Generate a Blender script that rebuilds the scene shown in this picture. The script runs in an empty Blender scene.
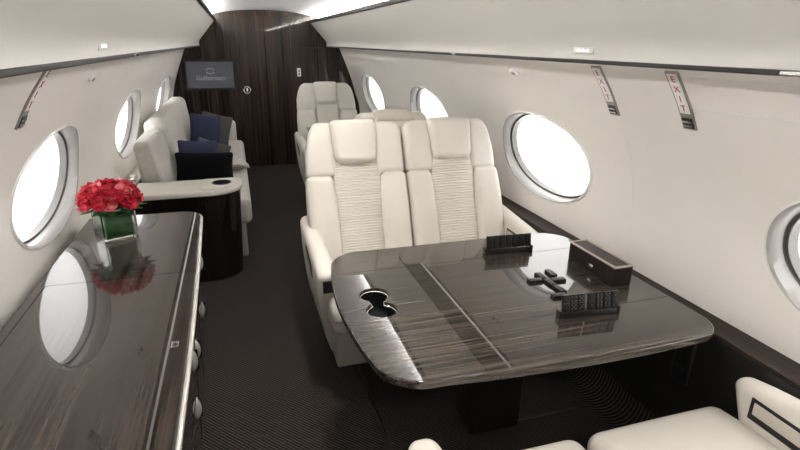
import bpy, bmesh, math, random
import numpy as np
from mathutils import Vector, Matrix
random.seed(7)
scene = bpy.context.scene
COL = scene.collection
PI = math.pi

# ------------------------------------------------------------------ materials
def new_mat(name):
    m = bpy.data.materials.new(name); m.use_nodes = True
    nt = m.node_tree
    return m, nt, nt.nodes['Principled BSDF']

def plain(name, col, rough=.5, metal=0., coat=0., spec=.5, noise=0., nscale=60, bump=0., bscale=400):
    m, nt, b = new_mat(name)
    b.inputs['Base Color'].default_value = (*col, 1)
    b.inputs['Roughness'].default_value = rough
    b.inputs['Metallic'].default_value = metal
    b.inputs['Coat Weight'].default_value = coat
    b.inputs['Specular IOR Level'].default_value = spec
    if noise or bump:
        tc = nt.nodes.new('ShaderNodeTexCoord')
    if noise:
        n = nt.nodes.new('ShaderNodeTexNoise'); n.inputs['Scale'].default_value = nscale
        n.inputs['Detail'].default_value = 4
        r = nt.nodes.new('ShaderNodeValToRGB')
        r.color_ramp.elements[0].position = .3; r.color_ramp.elements[1].position = .7
        r.color_ramp.elements[0].color = (*[c*(1-noise) for c in col], 1)
        r.color_ramp.elements[1].color = (*[min(1, c*(1+noise)) for c in col], 1)
        nt.links.new(tc.outputs['Object'], n.inputs['Vector'])
        nt.links.new(n.outputs['Fac'], r.inputs['Fac'])
        nt.links.new(r.outputs['Color'], b.inputs['Base Color'])
    if bump:
        n2 = nt.nodes.new('ShaderNodeTexNoise'); n2.inputs['Scale'].default_value = bscale
        bp = nt.nodes.new('ShaderNodeBump'); bp.inputs['Strength'].default_value = bump
        bp.inputs['Distance'].default_value = .002
        nt.links.new(tc.outputs['Object'], n2.inputs['Vector'])
        nt.links.new(n2.outputs['Fac'], bp.inputs['Height'])
        nt.links.new(bp.outputs['Normal'], b.inputs['Normal'])
    return m

def veneer(name, axis, dark, light, rough=.25, coat=1., fine=70., broad=9.):
    """straight-grained lacquered veneer, grain running along axis"""
    m, nt, b = new_mat(name)
    tc = nt.nodes.new('ShaderNodeTexCoord')
    def layer(scale, stretch, det):
        mp = nt.nodes.new('ShaderNodeMapping')
        s = [scale]*3; s['xyz'.index(axis)] = scale*stretch
        mp.inputs['Scale'].default_value = s
        n = nt.nodes.new('ShaderNodeTexNoise'); n.inputs['Scale'].default_value = 1.
        n.inputs['Detail'].default_value = det; n.inputs['Roughness'].default_value = .65
        nt.links.new(tc.outputs['Object'], mp.inputs['Vector'])
        nt.links.new(mp.outputs['Vector'], n.inputs['Vector'])
        return n
    a = layer(fine, .012, 3.); c = layer(broad, .03, 2.)
    mx = nt.nodes.new('ShaderNodeMath'); mx.operation = 'MULTIPLY_ADD'
    nt.links.new(c.outputs['Fac'], mx.inputs[0]); mx.inputs[1].default_value = .42
    ml = nt.nodes.new('ShaderNodeMath'); ml.operation = 'MULTIPLY'; ml.inputs[1].default_value = .70
    nt.links.new(a.outputs['Fac'], ml.inputs[0]); nt.links.new(ml.outputs[0], mx.inputs[2])
    r = nt.nodes.new('ShaderNodeValToRGB')
    e = r.color_ramp.elements
    e[0].position = .42; e[0].color = (*dark, 1); e[1].position = .68; e[1].color = (*light, 1)
    nt.links.new(mx.outputs[0], r.inputs['Fac'])
    nt.links.new(r.outputs['Color'], b.inputs['Base Color'])
    b.inputs['Roughness'].default_value = rough
    b.inputs['Coat Weight'].default_value = coat
    b.inputs['Coat Roughness'].default_value = .015
    b.inputs['Specular IOR Level'].default_value = .12
    b.inputs['Coat IOR'].default_value = 1.52
    return m

def emit(name, col, strength, base=(.8,.8,.8)):
    m, nt, b = new_mat(name)
    b.inputs['Base Color'].default_value = (*base, 1)
    b.inputs['Emission Color'].default_value = (*col, 1)
    b.inputs['Emission Strength'].default_value = strength
    return m

def carpet_mat():
    m, nt, b = new_mat('striped_carpet')
    tc = nt.nodes.new('ShaderNodeTexCoord')
    mp = nt.nodes.new('ShaderNodeMapping'); mp.inputs['Rotation'].default_value = (0, 0, math.radians(-42))
    w = nt.nodes.new('ShaderNodeTexWave'); w.wave_type = 'BANDS'; w.bands_direction = 'X'
    w.inputs['Scale'].default_value = 26.; w.inputs['Distortion'].default_value = .5
    w.inputs['Detail'].default_value = 1.; w.inputs['Detail Scale'].default_value = 8.
    nz = nt.nodes.new('ShaderNodeTexNoise'); nz.inputs['Scale'].default_value = 350.
    nz.inputs['Detail'].default_value = 3.
    r = nt.nodes.new('ShaderNodeValToRGB')
    e = r.color_ramp.elements
    e[0].position = .25; e[0].color = (.023, .019, .0178, 1)
    e[1].position = .85; e[1].color = (.108, .091, .086, 1)
    mul = nt.nodes.new('ShaderNodeMixRGB'); mul.blend_type = 'MULTIPLY'; mul.inputs['Fac'].default_value = .6
    nt.links.new(tc.outputs['Object'], mp.inputs['Vector'])
    nt.links.new(mp.outputs['Vector'], w.inputs['Vector'])
    nt.links.new(tc.outputs['Object'], nz.inputs['Vector'])
    nt.links.new(w.outputs['Fac'], r.inputs['Fac'])
    nt.links.new(r.outputs['Color'], mul.inputs['Color1'])
    nt.links.new(nz.outputs['Fac'], mul.inputs['Color2'])
    nt.links.new(mul.outputs['Color'], b.inputs['Base Color'])
    b.inputs['Roughness'].default_value = .95; b.inputs['Specular IOR Level'].default_value = .1
    bp = nt.nodes.new('ShaderNodeBump'); bp.inputs['Strength'].default_value = .6; bp.inputs['Distance'].default_value = .004
    nt.links.new(w.outputs['Fac'], bp.inputs['Height']); nt.links.new(bp.outputs['Normal'], b.inputs['Normal'])
    return m

def glass_mat():
    m, nt, b = new_mat('clear_glass')
    b.inputs['Base Color'].default_value = (.95, .98, .95, 1)
    b.inputs['Roughness'].default_value = .0
    b.inputs['Transmission Weight'].default_value = 1.
    b.inputs['IOR'].default_value = 1.45
    return m

def petal_mat(name, a, b_):
    m, nt, b = new_mat(name)
    tc = nt.nodes.new('ShaderNodeTexCoord')
    n = nt.nodes.new('ShaderNodeTexNoise'); n.inputs['Scale'].default_value = 45.; n.inputs['Detail'].default_value = 3.
    r = nt.nodes.new('ShaderNodeValToRGB'); e = r.color_ramp.elements
    e[0].position = .35; e[0].color = (*a, 1); e[1].position = .7; e[1].color = (*b_, 1)
    nt.links.new(tc.outputs['Object'], n.inputs['Vector']); nt.links.new(n.outputs['Fac'], r.inputs['Fac'])
    nt.links.new(r.outputs['Color'], b.inputs['Base Color'])
    b.inputs['Roughness'].default_value = .55
    b.inputs['Subsurface Weight'].default_value = .1
    b.inputs['Subsurface Scale'].default_value = .01
    return m

M = dict(
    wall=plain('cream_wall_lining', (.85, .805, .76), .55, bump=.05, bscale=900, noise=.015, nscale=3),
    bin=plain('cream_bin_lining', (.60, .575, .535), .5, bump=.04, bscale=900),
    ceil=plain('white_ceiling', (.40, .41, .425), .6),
    lip=plain('white_window_trim', (.84, .82, .79), .3),
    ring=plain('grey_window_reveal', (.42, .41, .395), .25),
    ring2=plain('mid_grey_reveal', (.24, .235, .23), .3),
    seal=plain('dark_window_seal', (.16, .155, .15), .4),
    leather=plain('cream_leather', (.665, .625, .565), .42, noise=.03, nscale=6, bump=.12, bscale=500),
    leather2=plain('taupe_leather', (.52, .48, .42), .45, noise=.03, nscale=6, bump=.1, bscale=500),
    fabric=plain('pale_sofa_fabric', (.55, .52, .48), .75, noise=.06, nscale=40, bump=.2, bscale=700),
    valance=plain('grey_sofa_valance', (.36, .335, .31), .8),
    dark=plain('black_side_panel', (.012, .011, .010), .45, coat=.2),
    slot=plain('dark_slot', (.014, .012, .011), .5),
    under=plain('dark_underside', (.018, .016, .015), .5),
    chrome=plain('polished_chrome', (.80, .78, .75), .15, metal=1.),
    pull_glint=plain('pale_metal_and_edge_glint', (.80, .76, .70), .28, metal=.6),  # metal of the pulls; also stands for the bright reflection on the worktop edge
    black=plain('satin_black', (.008, .008, .009), .35),
    tile=plain('black_domino_face', (.010, .010, .0105), .4, spec=.25, noise=.2, nscale=80),
    pip=plain('grey_pip', (.07, .068, .066), .5),
    boxl=plain('dark_brown_hide', (.016, .011, .010), .6, spec=.2, bump=.15, bscale=300),
    boxedge=plain('pale_box_edge', (.42, .34, .30), .5),
    boxlid=plain('charcoal_lid', (.050, .044, .042), .6),
    white=plain('white_sign_face', (.86, .85, .83), .4),
    frame=plain('dark_frame_metal', (.06, .055, .05), .4, metal=.5),
    red=plain('exit_red', (.55, .02, .04), .5),
    greym=plain('brushed_grey_metal', (.36, .34, .31), .35, metal=.8),
    navy=plain('navy_velvet', (.022, .026, .075), .8, noise=.12, nscale=30),
    grey=plain('charcoal_grey_cloth', (.085, .080, .078), .85, noise=.1, nscale=50),
    blackc=plain('black_satin_cloth', (.005, .005, .006), .9, spec=.1),
    screen=emit('dim_screen', (.10, .10, .112), .12, base=(.01, .01, .012)),
    screentext=emit('screen_mark', (.42, .43, .45), .15, base=(.02, .02, .02)),
    leaf=plain('dark_green_leaf', (.02, .11, .02), .4, noise=.35, nscale=25),
    petal=petal_mat('red_petal', (.37, .003, .018), (.66, .017, .052)),
    petal2=petal_mat('pale_red_petal', (.68, .06, .09), (.82, .30, .30)),
    glass=glass_mat(),
    carpet=carpet_mat(),
    pane=emit('daylight_pane', (1.0, .995, .985), .80),
    cove=emit('cove_strip', (1., .965, .91), 21.),
    wash=emit('wash_strip', (1., .95, .88), .5),
    led=emit('tiny_lamp', (1., .95, .88), .55),
    wood_y=veneer('veneer_long', 'y', (.0025, .0019, .0016), (.062, .048, .039), fine=95., broad=26.),
    wood_x=veneer('veneer_cross', 'x', (.0045, .0035, .0029), (.082, .064, .052), fine=120., broad=24.),
    wood_z=veneer('veneer_upright', 'z', (.0045, .0032, .0028), (.060, .040, .031), fine=55, broad=7, coat=.35),
    ebony=veneer('veneer_black', 'z', (.004, .0035, .003), (.016, .012, .010), fine=60),
    ledge=veneer('veneer_ledge', 'y', (.018, .013, .011), (.055, .042, .034), rough=.5, coat=0.),
)

# ------------------------------------------------------------------ helpers
def mesh_obj(name, bm, mat, parent=None, smooth=True, loc=None):
    me = bpy.data.meshes.new(name)
    bmesh.ops.recalc_face_normals(bm, faces=bm.faces)
    bm.to_mesh(me); bm.free()
    if smooth:
        for p in me.polygons: p.use_smooth = True
    o = bpy.data.objects.new(name, me); COL.objects.link(o)
    for mm in (mat if isinstance(mat, (list, tuple)) else [mat]): me.materials.append(mm)
    if parent is not None: o.parent = parent
    if loc is not None: o.location = loc
    return o

def sharp(o, deg=40):
    me = o.data
    me.set_sharp_from_angle(angle=math.radians(deg))
    return o

def thing(name, label, cat, loc=(0, 0, 0), rz=0., group=None):
    o = bpy.data.objects.new(name, None); COL.objects.link(o)
    o.location = loc; o.rotation_euler = (0, 0, rz); o.empty_display_size = .1
    return tag(o, label, cat, group)

def tag(o, label, cat, group=None):
    o['label'] = label; o['category'] = cat
    if group: o['group'] = group
    return o

def struct(o, label=None):
    o['kind'] = 'structure'
    if label: o['label'] = label
    return o

def axis_list(h, r, m, k):
    out = []
    for i in range(k): out.append(-h + r - r*math.tan(PI/4*(1 - i/k)))
    for i in range(m+1): out.append((-h + r) + (2*h - 2*r)*i/m)
    for i in range(1, k+1): out.append(h - r + r*math.tan(PI/4*i/k))
    return out

def rbox(hx, hy, hz, r, m=4, k=4, deform=None, c=(0, 0, 0), bm=None):
    """rounded box centred on c; deform(Vector, (u,v,w) in -1..1) -> Vector"""
    r = min(r, hx*.98, hy*.98, hz*.98)
    H = (hx, hy, hz)
    if bm is None: bm = bmesh.new()
    A = [axis_list(h, r, m, k) for h in H]
    cache = {}
    def vert(p):
        q = [max(-(H[i]-r), min(H[i]-r, p[i])) for i in range(3)]
        d = Vector([p[i]-q[i] for i in range(3)])
        if d.length > 1e-9: d = d.normalized()*r
        v = Vector(q) + d
        uvw = tuple(v[i]/H[i] for i in range(3))
        if deform: v = deform(v, uvw)
        key = tuple(round(x, 6) for x in v)
        if key not in cache: cache[key] = bm.verts.new(v + Vector(c))
        return cache[key]
    for ax in range(3):
        a, b = (ax+1) % 3, (ax+2) % 3
        for s in (-1, 1):
            g = []
            for i in A[a]:
                row = []
                for j in A[b]:
                    p = [0, 0, 0]; p[ax] = s*H[ax]; p[a] = i; p[b] = j
                    row.append(vert(p))
                g.append(row)
            for i in range(len(g)-1):
                for j in range(len(g[0])-1):
                    q = [g[i][j], g[i+1][j], g[i+1][j+1], g[i][j+1]]
                    q2 = []
                    for v in q:
                        if v not in q2: q2.append(v)
                    if len(q2) >= 3:
                        try: bm.faces.new(q2)
                        except ValueError: pass
    return bm

def box(lo, hi, r=.002, bm=None, k=2):
    h = [(hi[i]-lo[i])/2 for i in range(3)]; c = [(hi[i]+lo[i])/2 for i in range(3)]
    return rbox(h[0], h[1], h[2], r, m=1, k=k, c=c, bm=bm)

def prism(outline, z0, z1, bev=.0, bm=None):
    """solid from a 2-D outline (x,y), bevelled rims"""
    if bm is None: bm = bmesh.new()
    n = len(outline)
    def inset(d):
        out = []
        for i in range(n):
            p = Vector(outline[i]); a = Vector(outline[i-1]); b = Vector(outline[(i+1) % n])
            t = (b-a).normalized(); nn = Vector((-t.y, t.x))
            out.append(p + nn*d)
        return out
    rings = []
    if bev:
        for k in range(5):
            t = k/4*PI/2
            rings.append([(p.x, p.y, z0 + bev*(1-math.cos(t))) for p in inset(bev*(1-math.sin(t)))])
        for k in range(5):
            t = k/4*PI/2
            rings.append([(p.x, p.y, z1 - bev*(1-math.sin(t))) for p in inset(bev*(1-math.cos(t)))])
    else:
        rings = [[(p[0], p[1], z0) for p in outline], [(p[0], p[1], z1) for p in outline]]
    vs = [[bm.verts.new(p) for p in r] for r in rings]
    for i in range(len(vs)-1):
        for j in range(n):
            bm.faces.new([vs[i][j], vs[i][(j+1) % n], vs[i+1][(j+1) % n], vs[i+1][j]])
    bm.faces.new(list(reversed(vs[0]))); bm.faces.new(vs[-1])
    return bm

def rrect(x0, y0, x1, y1, rs, n=8):
    """counter-clockwise rounded rectangle; rs = radii at (x0y0, x1y0, x1y1, x0y1)"""
    out = []
    for (cx, cy, a0, r) in ((x0, y0, PI, rs[0]), (x1, y0, 1.5*PI, rs[1]), (x1, y1, 0, rs[2]), (x0, y1, .5*PI, rs[3])):
        ox = cx + (r if cx == x0 else -r); oy = cy + (r if cy == y0 else -r)
        for i in range(n+1):
            a = a0 + PI/2*i/n
            out.append((ox + r*math.cos(a), oy + r*math.sin(a)))
    return out

def flat_faces(o):
    for p in o.data.polygons: p.use_smooth = True
    sharp(o, 30)
    for p in o.data.polygons: p.use_smooth = abs(p.normal.z) < .995

def tube(pts, r, n=8, closed=False, bm=None):
    if bm is None: bm = bmesh.new()
    P = [Vector(p) for p in pts]; rings = []
    for i, p in enumerate(P):
        a = P[i-1] if (i > 0 or closed) else p
        b = P[(i+1) % len(P)] if (i < len(P)-1 or closed) else p
        t = (b-a).normalized()
        up = Vector((0, 0, 1)) if abs(t.z) < .9 else Vector((1, 0, 0))
        s = t.cross(up).normalized(); u = s.cross(t)
        rings.append([bm.verts.new(p + s*r*math.cos(2*PI*k/n) + u*r*math.sin(2*PI*k/n)) for k in range(n)])
    m = len(rings)
    for i in range(m if closed else m-1):
        for k in range(n):
            bm.faces.new([rings[i][k], rings[i][(k+1) % n], rings[(i+1) % m][(k+1) % n], rings[(i+1) % m][k]])
    if not closed:
        bm.faces.new(list(reversed(rings[0]))); bm.faces.new(rings[-1])
    return bm

def loft(rings, closed=True, cap=True, bm=None):
    if bm is None: bm = bmesh.new()
    vs = [[bm.verts.new(p) for p in r] for r in rings]
    n = len(vs[0])
    for i in range(len(vs)-1):
        for j in range(n if closed else n-1):
            bm.faces.new([vs[i][j], vs[i][(j+1) % n], vs[i+1][(j+1) % n], vs[i+1][j]])
    if cap and closed:
        bm.faces.new(list(reversed(vs[0]))); bm.faces.new(vs[-1])
    return bm

def disc(c, r, h, n=24, bm=None, axis='z'):
    def P(a, t, rr):
        x, y = rr*math.cos(a), rr*math.sin(a)
        if axis == 'z': return (c[0]+x, c[1]+y, c[2]+t)
        if axis == 'y': return (c[0]+x, c[1]+t, c[2]+y)
        return (c[0]+t, c[1]+x, c[2]+y)
    rings = [[P(2*PI*i/n, t, rr) for i in range(n)] for t, rr in ((0, r), (h*.8, r), (h, r*.9))]
    return loft(rings, bm=bm)

def text_mesh(body, size, matrix, depth=.0006):
    cu = bpy.data.curves.new('lettering', 'FONT'); cu.body = body; cu.size = size
    cu.align_x = 'CENTER'; cu.align_y = 'CENTER'; cu.extrude = depth; cu.resolution_u = 3
    o = bpy.data.objects.new('lettering', cu); COL.objects.link(o)
    dg = bpy.context.evaluated_depsgraph_get(); dg.update()
    me = bpy.data.meshes.new_from_object(o.evaluated_get(dg))
    bpy.data.objects.remove(o); bpy.data.curves.remove(cu)
    me.transform(matrix)
    bm = bmesh.new(); bm.from_mesh(me); bpy.data.meshes.remove(me)
    return bm

def merge(bms):
    out = bmesh.new()
    for b in bms:
        me = bpy.data.meshes.new('tmp'); b.to_mesh(me); b.free(); out.from_mesh(me); bpy.data.meshes.remove(me)
    return out

def cut(o, cutters):
    for c in cutters:
        md = o.modifiers.new('cut', 'BOOLEAN'); md.operation = 'DIFFERENCE'; md.object = c; md.solver = 'EXACT'
    dg = bpy.context.evaluated_depsgraph_get(); dg.update()
    me = bpy.data.meshes.new_from_object(o.evaluated_get(dg))
    o.modifiers.clear(); old = o.data; o.data = me; bpy.data.meshes.remove(old)
    for c in cutters:
        m = c.data; bpy.data.objects.remove(c); bpy.data.meshes.remove(m)

# ------------------------------------------------------------------ cabin cross-section
Y0, Y1 = -2.5, 6.82
PF = [(1.195, .30), (1.190, .45), (1.183, .60), (1.178, .72), (1.172, .85), (1.16, .95), (1.13, 1.06), (1.08, 1.17), (1.0, 1.32), (.91, 1.447), (.86, 1.51)]
PB = [(1.165, .30), (1.165, .45), (1.160, .60), (1.147, .738), (1.105, .87), (1.085, .95), (1.055, 1.06), (1.015, 1.17), (.955, 1.32), (.90, 1.447), (.86, 1.51)]
def catmull(P, n):
    P = np.array(P); out = []
    Q = np.vstack([2*P[0]-P[1], P, 2*P[-1]-P[-2]])
    for i in range(1, len(Q)-2):
        for t in np.linspace(0, 1, n, endpoint=False):
            a, b, c, d = Q[i-1:i+3]
            out.append(.5*(2*b + (c-a)*t + (2*a-5*b+4*c-d)*t*t + (3*b-a-3*c+d)*t**3))
    out.append(P[-1]); return np.array(out)
SF, SB = catmull(PF, 5), catmull(PB, 5)
def wall_x(y, z):
    t = max(0., min(1., (y-3.6)/(Y1-3.6)))
    return (1-t)*float(np.interp(z, SF[:, 1], SF[:, 0])) + t*float(np.interp(z, SB[:, 1], SB[:, 0]))
def wall_p(sg, y, z, off=0.):
    """point on the side lining, off metres into the cabin"""
    e = .004
    x = wall_x(y, z); dx = (wall_x(y, z+e) - wall_x(y, z-e))/(2*e)
    n = Vector((-1, 0, dx)).normalized()
    return Vector((sg*(x + n.x*off), y, z + n.z*off))
def wall_frame(sg, y, z):
    e = .01
    t = (wall_p(sg, y, z+e) - wall_p(sg, y, z-e)).normalized()
    n = (wall_p(sg, y, z, .01) - wall_p(sg, y, z)).normalized()
    return t, n

# ------------------------------------------------------------------ shell
o = struct(mesh_obj('floor', box((-1.3, Y0-.1, -.06), (1.3, Y1+.1, 0), .001), M['carpet'], smooth=False))

WIN = [2.424 + 1.74*i for i in range(-2, 3)]
ZW, WA, WB, WN = .946, .424, .226, 2.15
def win_ring(sg, yc, sc, off, n=72):
    """window outline scaled by sc lying in the lining, off into the cabin"""
    r = []
    for i in range(n):
        a = 2*PI*i/n; c, s = math.cos(a), math.sin(a)
        y = yc + WA*sc*math.copysign(abs(c)**(2/WN), c); z = ZW + WB*sc*math.copysign(abs(s)**(2/WN), s)
        r.append(wall_p(sg, y, z, off))
    return r
def flat_ring(sg, yc, sc, off, n=72):
    """same outline in the flat plane of the pane"""
    C = wall_p(sg, yc, ZW); t, nn = wall_frame(sg, yc, ZW)
    k = 1/max(.5, t.z)
    r = []
    for i in range(n):
        a = 2*PI*i/n; c, s = math.cos(a), math.sin(a)
        r.append(C + nn*off + Vector((0, 1, 0))*WA*sc*math.copysign(abs(c)**(2/WN), c) + t*k*WB*sc*math.copysign(abs(s)**(2/WN), s))
    return r

def side_wall(sg, name):
    zs = list(np.linspace(.30, 1.50, 61))
    ys = [Y0, 3.6] + [3.6 + (Y1-3.6)*i/6 for i in range(1, 7)]
    bm = bmesh.new()
    ins = [[bm.verts.new(wall_p(sg, y, z)) for z in zs] for y in ys]
    out = [[bm.verts.new((sg*1.38, y, z)) for z in zs] for y in ys]
    ny, nz = len(ys), len(zs)
    for i in range(ny-1):
        for j in range(nz-1):
            bm.faces.new([ins[i][j], ins[i+1][j], ins[i+1][j+1], ins[i][j+1]])
            bm.faces.new([out[i][j], out[i][j+1], out[i+1][j+1], out[i+1][j]])
    for i in range(ny-1):
        for j in (0, nz-1):
            bm.faces.new([ins[i][j], ins[i+1][j], out[i+1][j], out[i][j]])
    for j in range(nz-1):
        for i in (0, ny-1):
            bm.faces.new([ins[i][j], ins[i][j+1], out[i][j+1], out[i][j]])
    w = struct(mesh_obj(name, bm, M['wall'], smooth=False))
    cs = []
    for yc in WIN:
        C = flat_ring(sg, yc, .985, 0)
        cs.append(mesh_obj('cutter', loft([[(sg*.7, p.y, p.z) for p in C], [(sg*1.5, p.y, p.z) for p in C]]), M['wall']))
    cut(w, cs)
    for p in w.data.polygons: p.use_smooth = True
    sharp(w, 25)
    return w
side_wall(-1, 'wall_left'); side_wall(1, 'wall_right')

wn = 0
for sg in (-1, 1):
    for yc in WIN:
        wn += 1
        w = struct(thing(f'window_{wn}', None, None, (0, 0, 0)))
        del w['label'], w['category']
        rim = [win_ring(sg, yc, 1.035, .0005), win_ring(sg, yc, 1.028, .006), win_ring(sg, yc, 1.012, .007), win_ring(sg, yc, .985, .004),
               flat_ring(sg, yc, .97, -.018), flat_ring(sg, yc, .958, -.030)]
        sharp(mesh_obj('lip', loft(rim[:3], cap=False), M['lip'], w), 60)
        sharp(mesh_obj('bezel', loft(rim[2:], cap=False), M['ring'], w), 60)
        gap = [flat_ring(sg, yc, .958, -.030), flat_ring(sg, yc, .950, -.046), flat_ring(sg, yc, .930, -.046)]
        sharp(mesh_obj('seal', loft(gap, cap=False), M['seal'], w), 30)
        inner = [flat_ring(sg, yc, .930, -.046), flat_ring(sg, yc, .930, -.036), flat_ring(sg, yc, .920, -.035), flat_ring(sg, yc, .910, -.052), flat_ring(sg, yc, .902, -.064)]
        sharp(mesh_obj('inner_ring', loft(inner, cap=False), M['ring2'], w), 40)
        pane = [flat_ring(sg, yc, .906, -.064), flat_ring(sg, yc, .85, -.060), flat_ring(sg, yc, .5, -.054), flat_ring(sg, yc, .02, -.052)]
        pane = [flat_ring(sg, yc, .906, -.085)] + pane
        mesh_obj('pane', loft(pane), M['pane'], w)

# bulkhead: outline of the whole cabin section
def half_outline():
    R = [(1.25, 0), (1.25, .3)] + [(wall_x(Y1, z)+.05, z) for z in np.linspace(.35, 1.45, 14)] + [(.80, 1.62), (.66, 1.80), (.40, 1.93), (0, 1.96)]
    return R
H = half_outline()
ol = [(x, z) for x, z in H] + [(-x, z) for x, z in reversed(H[:-1])]
def yprism(ol, y0, y1, bm=None):
    return loft([[(x, y0, z) for x, z in ol], [(x, y1, z) for x, z in ol]], bm=bm)
wb = struct(mesh_obj('wall_back', yprism(ol, Y1, Y1+.06), M['wood_z'], smooth=False))
struct(mesh_obj('wall_front', yprism([(x*1.06, z) for x, z in ol], Y0-.06, Y0), M['wall'], smooth=False))

d = struct(mesh_obj('door_1', box((-.305, Y1-.012, .005), (.30, Y1+.01, 1.80), .003), M['wood_z'], smooth=False))
mesh_obj('jamb', merge([box((-.330, Y1-.020, 0), (-.307, Y1+.01, 1.81), .002), box((.302, Y1-.006, 0), (.312, Y1+.01, 1.81), .001)]), M['black'], d, smooth=False)
lt = mesh_obj('latch_ring', tube([(-.25+.040*math.cos(a), Y1-.018, .95+.040*math.sin(a)) for a in np.linspace(0, 2*PI, 28, endpoint=False)], .008, 8, True), M['chrome'], d)
mesh_obj('latch_pull', rbox(.010, .006, .022, .005, c=(-.25, Y1-.016, .95)), M['chrome'], lt)
struct(mesh_obj('trim_1', merge([box((.312, Y1-.004, 1.440), (.95, Y1+.01, 1.448), .001)]), M['black'], smooth=False))

# ceiling vault, cove lamps
ny = 36
ce = [(-.72 + 1.44*i/ny) for i in range(ny+1)]
def cz(x): return 1.866 - .070*(abs(x)/.62)**2.2 - max(0, abs(x)-.64)*.9
co = [(x, cz(x)) for x in ce] + [(x, cz(x)+.03) for x in reversed(ce)]
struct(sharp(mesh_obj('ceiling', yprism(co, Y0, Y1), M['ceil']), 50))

def bin_unit(sg, label):
    t = thing('overhead_bin', label, 'overhead bin', (0, 0, 0))
    pr = [(.742, 1.466), (.746, 1.485), (.742, 1.507), (.733, 1.527), (.715, 1.548), (.68, 1.589), (.64, 1.636), (.60, 1.683), (.565, 1.723), (.545, 1.744),
          (.553, 1.752), (.70, 1.76), (.95, 1.62), (.98, 1.52), (.95, 1.480), (.80, 1.470)]
    ys = (Y0, Y1-.001)
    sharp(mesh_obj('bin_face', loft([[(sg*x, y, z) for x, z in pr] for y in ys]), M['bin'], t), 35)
    mesh_obj('lower_lip', box(*[(min(sg*.737, sg*.765), Y0, 1.454), (max(sg*.737, sg*.765), Y1-.002, 1.467)], r=.003), M['slot'], t)
    mesh_obj('top_rail', box((min(sg*.532, sg*.556), Y0, 1.728), (max(sg*.532, sg*.556), Y1-.002, 1.757), r=.004), M['slot'], t)
    mesh_obj('underside', box((min(sg*.765, sg*.93), Y0, 1.460), (max(sg*.765, sg*.915), Y1-.002, 1.4685), r=.001), M['under'], t)
    mesh_obj('wash_light', box((min(sg*.866, sg*.878), Y0+.05, 1.456), (max(sg*.866, sg*.878), Y1-.05, 1.4605), r=.001), M['wash'], t)
    return t
bin_unit(-1, 'long cream overhead bin above the sofa and sideboard')
bin_unit(1, 'long cream overhead bin above the dining table and paired seats')
for sg, lab in ((-1, 'cove lamp strip hidden above the bin over the sofa'), (1, 'cove lamp strip hidden above the bin over the paired seats')):
    xs = sorted((sg*.575, sg*.636))
    s = mesh_obj('cove_light', box((xs[0], Y0+.05, 1.7595), (xs[1], Y1-.05, 1.766), .001), M['cove'], smooth=False)
    struct(s)

gdl = 'added fill downlights over the aisle'  # added out-of-view lamps that brighten the seats and right wall
for i, (y, lab) in enumerate(((-1.5, 'added fill downlight behind the camera'), (-.3, 'added fill downlight straight above the camera'), (.9, 'added fill downlight above the near edge of the table'),
                         (2.1, 'added fill downlight above the paired seats'))):
    t = thing('added_downlight', lab, 'added fill light', (0, y, cz(0)), 0, gdl)
    mesh_obj('trim_ring', disc((0, 0, -.008), .085, .010, 32), M['chrome'], t)
    mesh_obj('lens', disc((0, 0, -.010), .070, .004, 32), M['led'], t)
    la = bpy.data.lights.new('added_fill_lamp', 'AREA'); la.shape = 'DISK'; la.size = .13; la.energy = 1.4; la.spread = math.radians(125); la.color = (1., .955, .89)
    lo = bpy.data.objects.new('added_fill_lamp', la); COL.objects.link(lo); lo.parent = t; lo.location = (0, 0, -.012)

# side ledges and dado panels
def ledge(sg, mat, name):
    bm = yprism([(sg*1.083, .585), (sg*1.083, .597), (sg*1.087, .601), (sg*1.20, .602), (sg*1.20, .585)], Y0, Y1-.001)
    return struct(sharp(mesh_obj(name, bm, mat), 30))
ledge(1, M['ledge'], 'trim_2'); ledge(-1, M['leather2'], 'trim_3')
for sg, nm in ((1, 'wainscot_right'), (-1, 'wainscot_left')):
    struct(sharp(mesh_obj(nm.replace('wainscot', 'baseboard'), yprism([(sg*1.078, .585), (sg*1.062, .15), (sg*1.25, .15), (sg*1.25, .585)], Y0, Y1-.002), M['dark']), 30))
    cv = [(sg*.985, .001)] + [(sg*(.985+.075*math.sin(a)), .001 + .15*(1-math.cos(a))) for a in np.linspace(.2, PI/2, 8)] + [(sg*1.25, .151), (sg*1.25, .001)]
    struct(sharp(mesh_obj('trim_4' if sg > 0 else 'trim_5', yprism(cv, Y0, Y1-.003), M['carpet']), 40))

# carpet seams over the seat tracks
struct(mesh_obj('trim_6', merge([box((.070, .3, -.002), (.086, 2.25, .0025), .001), box((.60, 1.575, -.002), (.985, 1.59, .0025), .001)]), M['slot'], smooth=False))

# joints in the right-hand lining
def wall_strip(sg, pts, w, h):
    bm = bmesh.new(); rows = []
    for (y, z) in pts: rows.append((y, z))
    for i in range(len(rows)-1):
        (ya, za), (yb, zb) = rows[i], rows[i+1]
        dirv = Vector((yb-ya, zb-za)).normalized(); nx = Vector((-dirv.y, dirv.x))*w/2
        q = []
        for off in (-.002, h):
            for (y, z) in ((ya, za), (yb, zb)):
                for s in (-1, 1): q.append(bm.verts.new(wall_p(sg, y+nx.x*s, z+nx.y*s, off)))
        for f in ((4, 5, 7, 6), (0, 1, 5, 4), (2, 3, 7, 6), (0, 2, 6, 4), (1, 3, 7, 5)):
            bm.faces.new([q[k] for k in f])
    return bm
seams = merge([wall_strip(1, [(1.335, 1.425), (.2, 1.425)], .004, .0015), wall_strip(1, [(1.335, 1.327), (.2, 1.327)], .004, .0015),
               wall_strip(1, [(1.72, z) for z in np.linspace(1.24, .62, 18)], .0025, .0008)])
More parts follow.
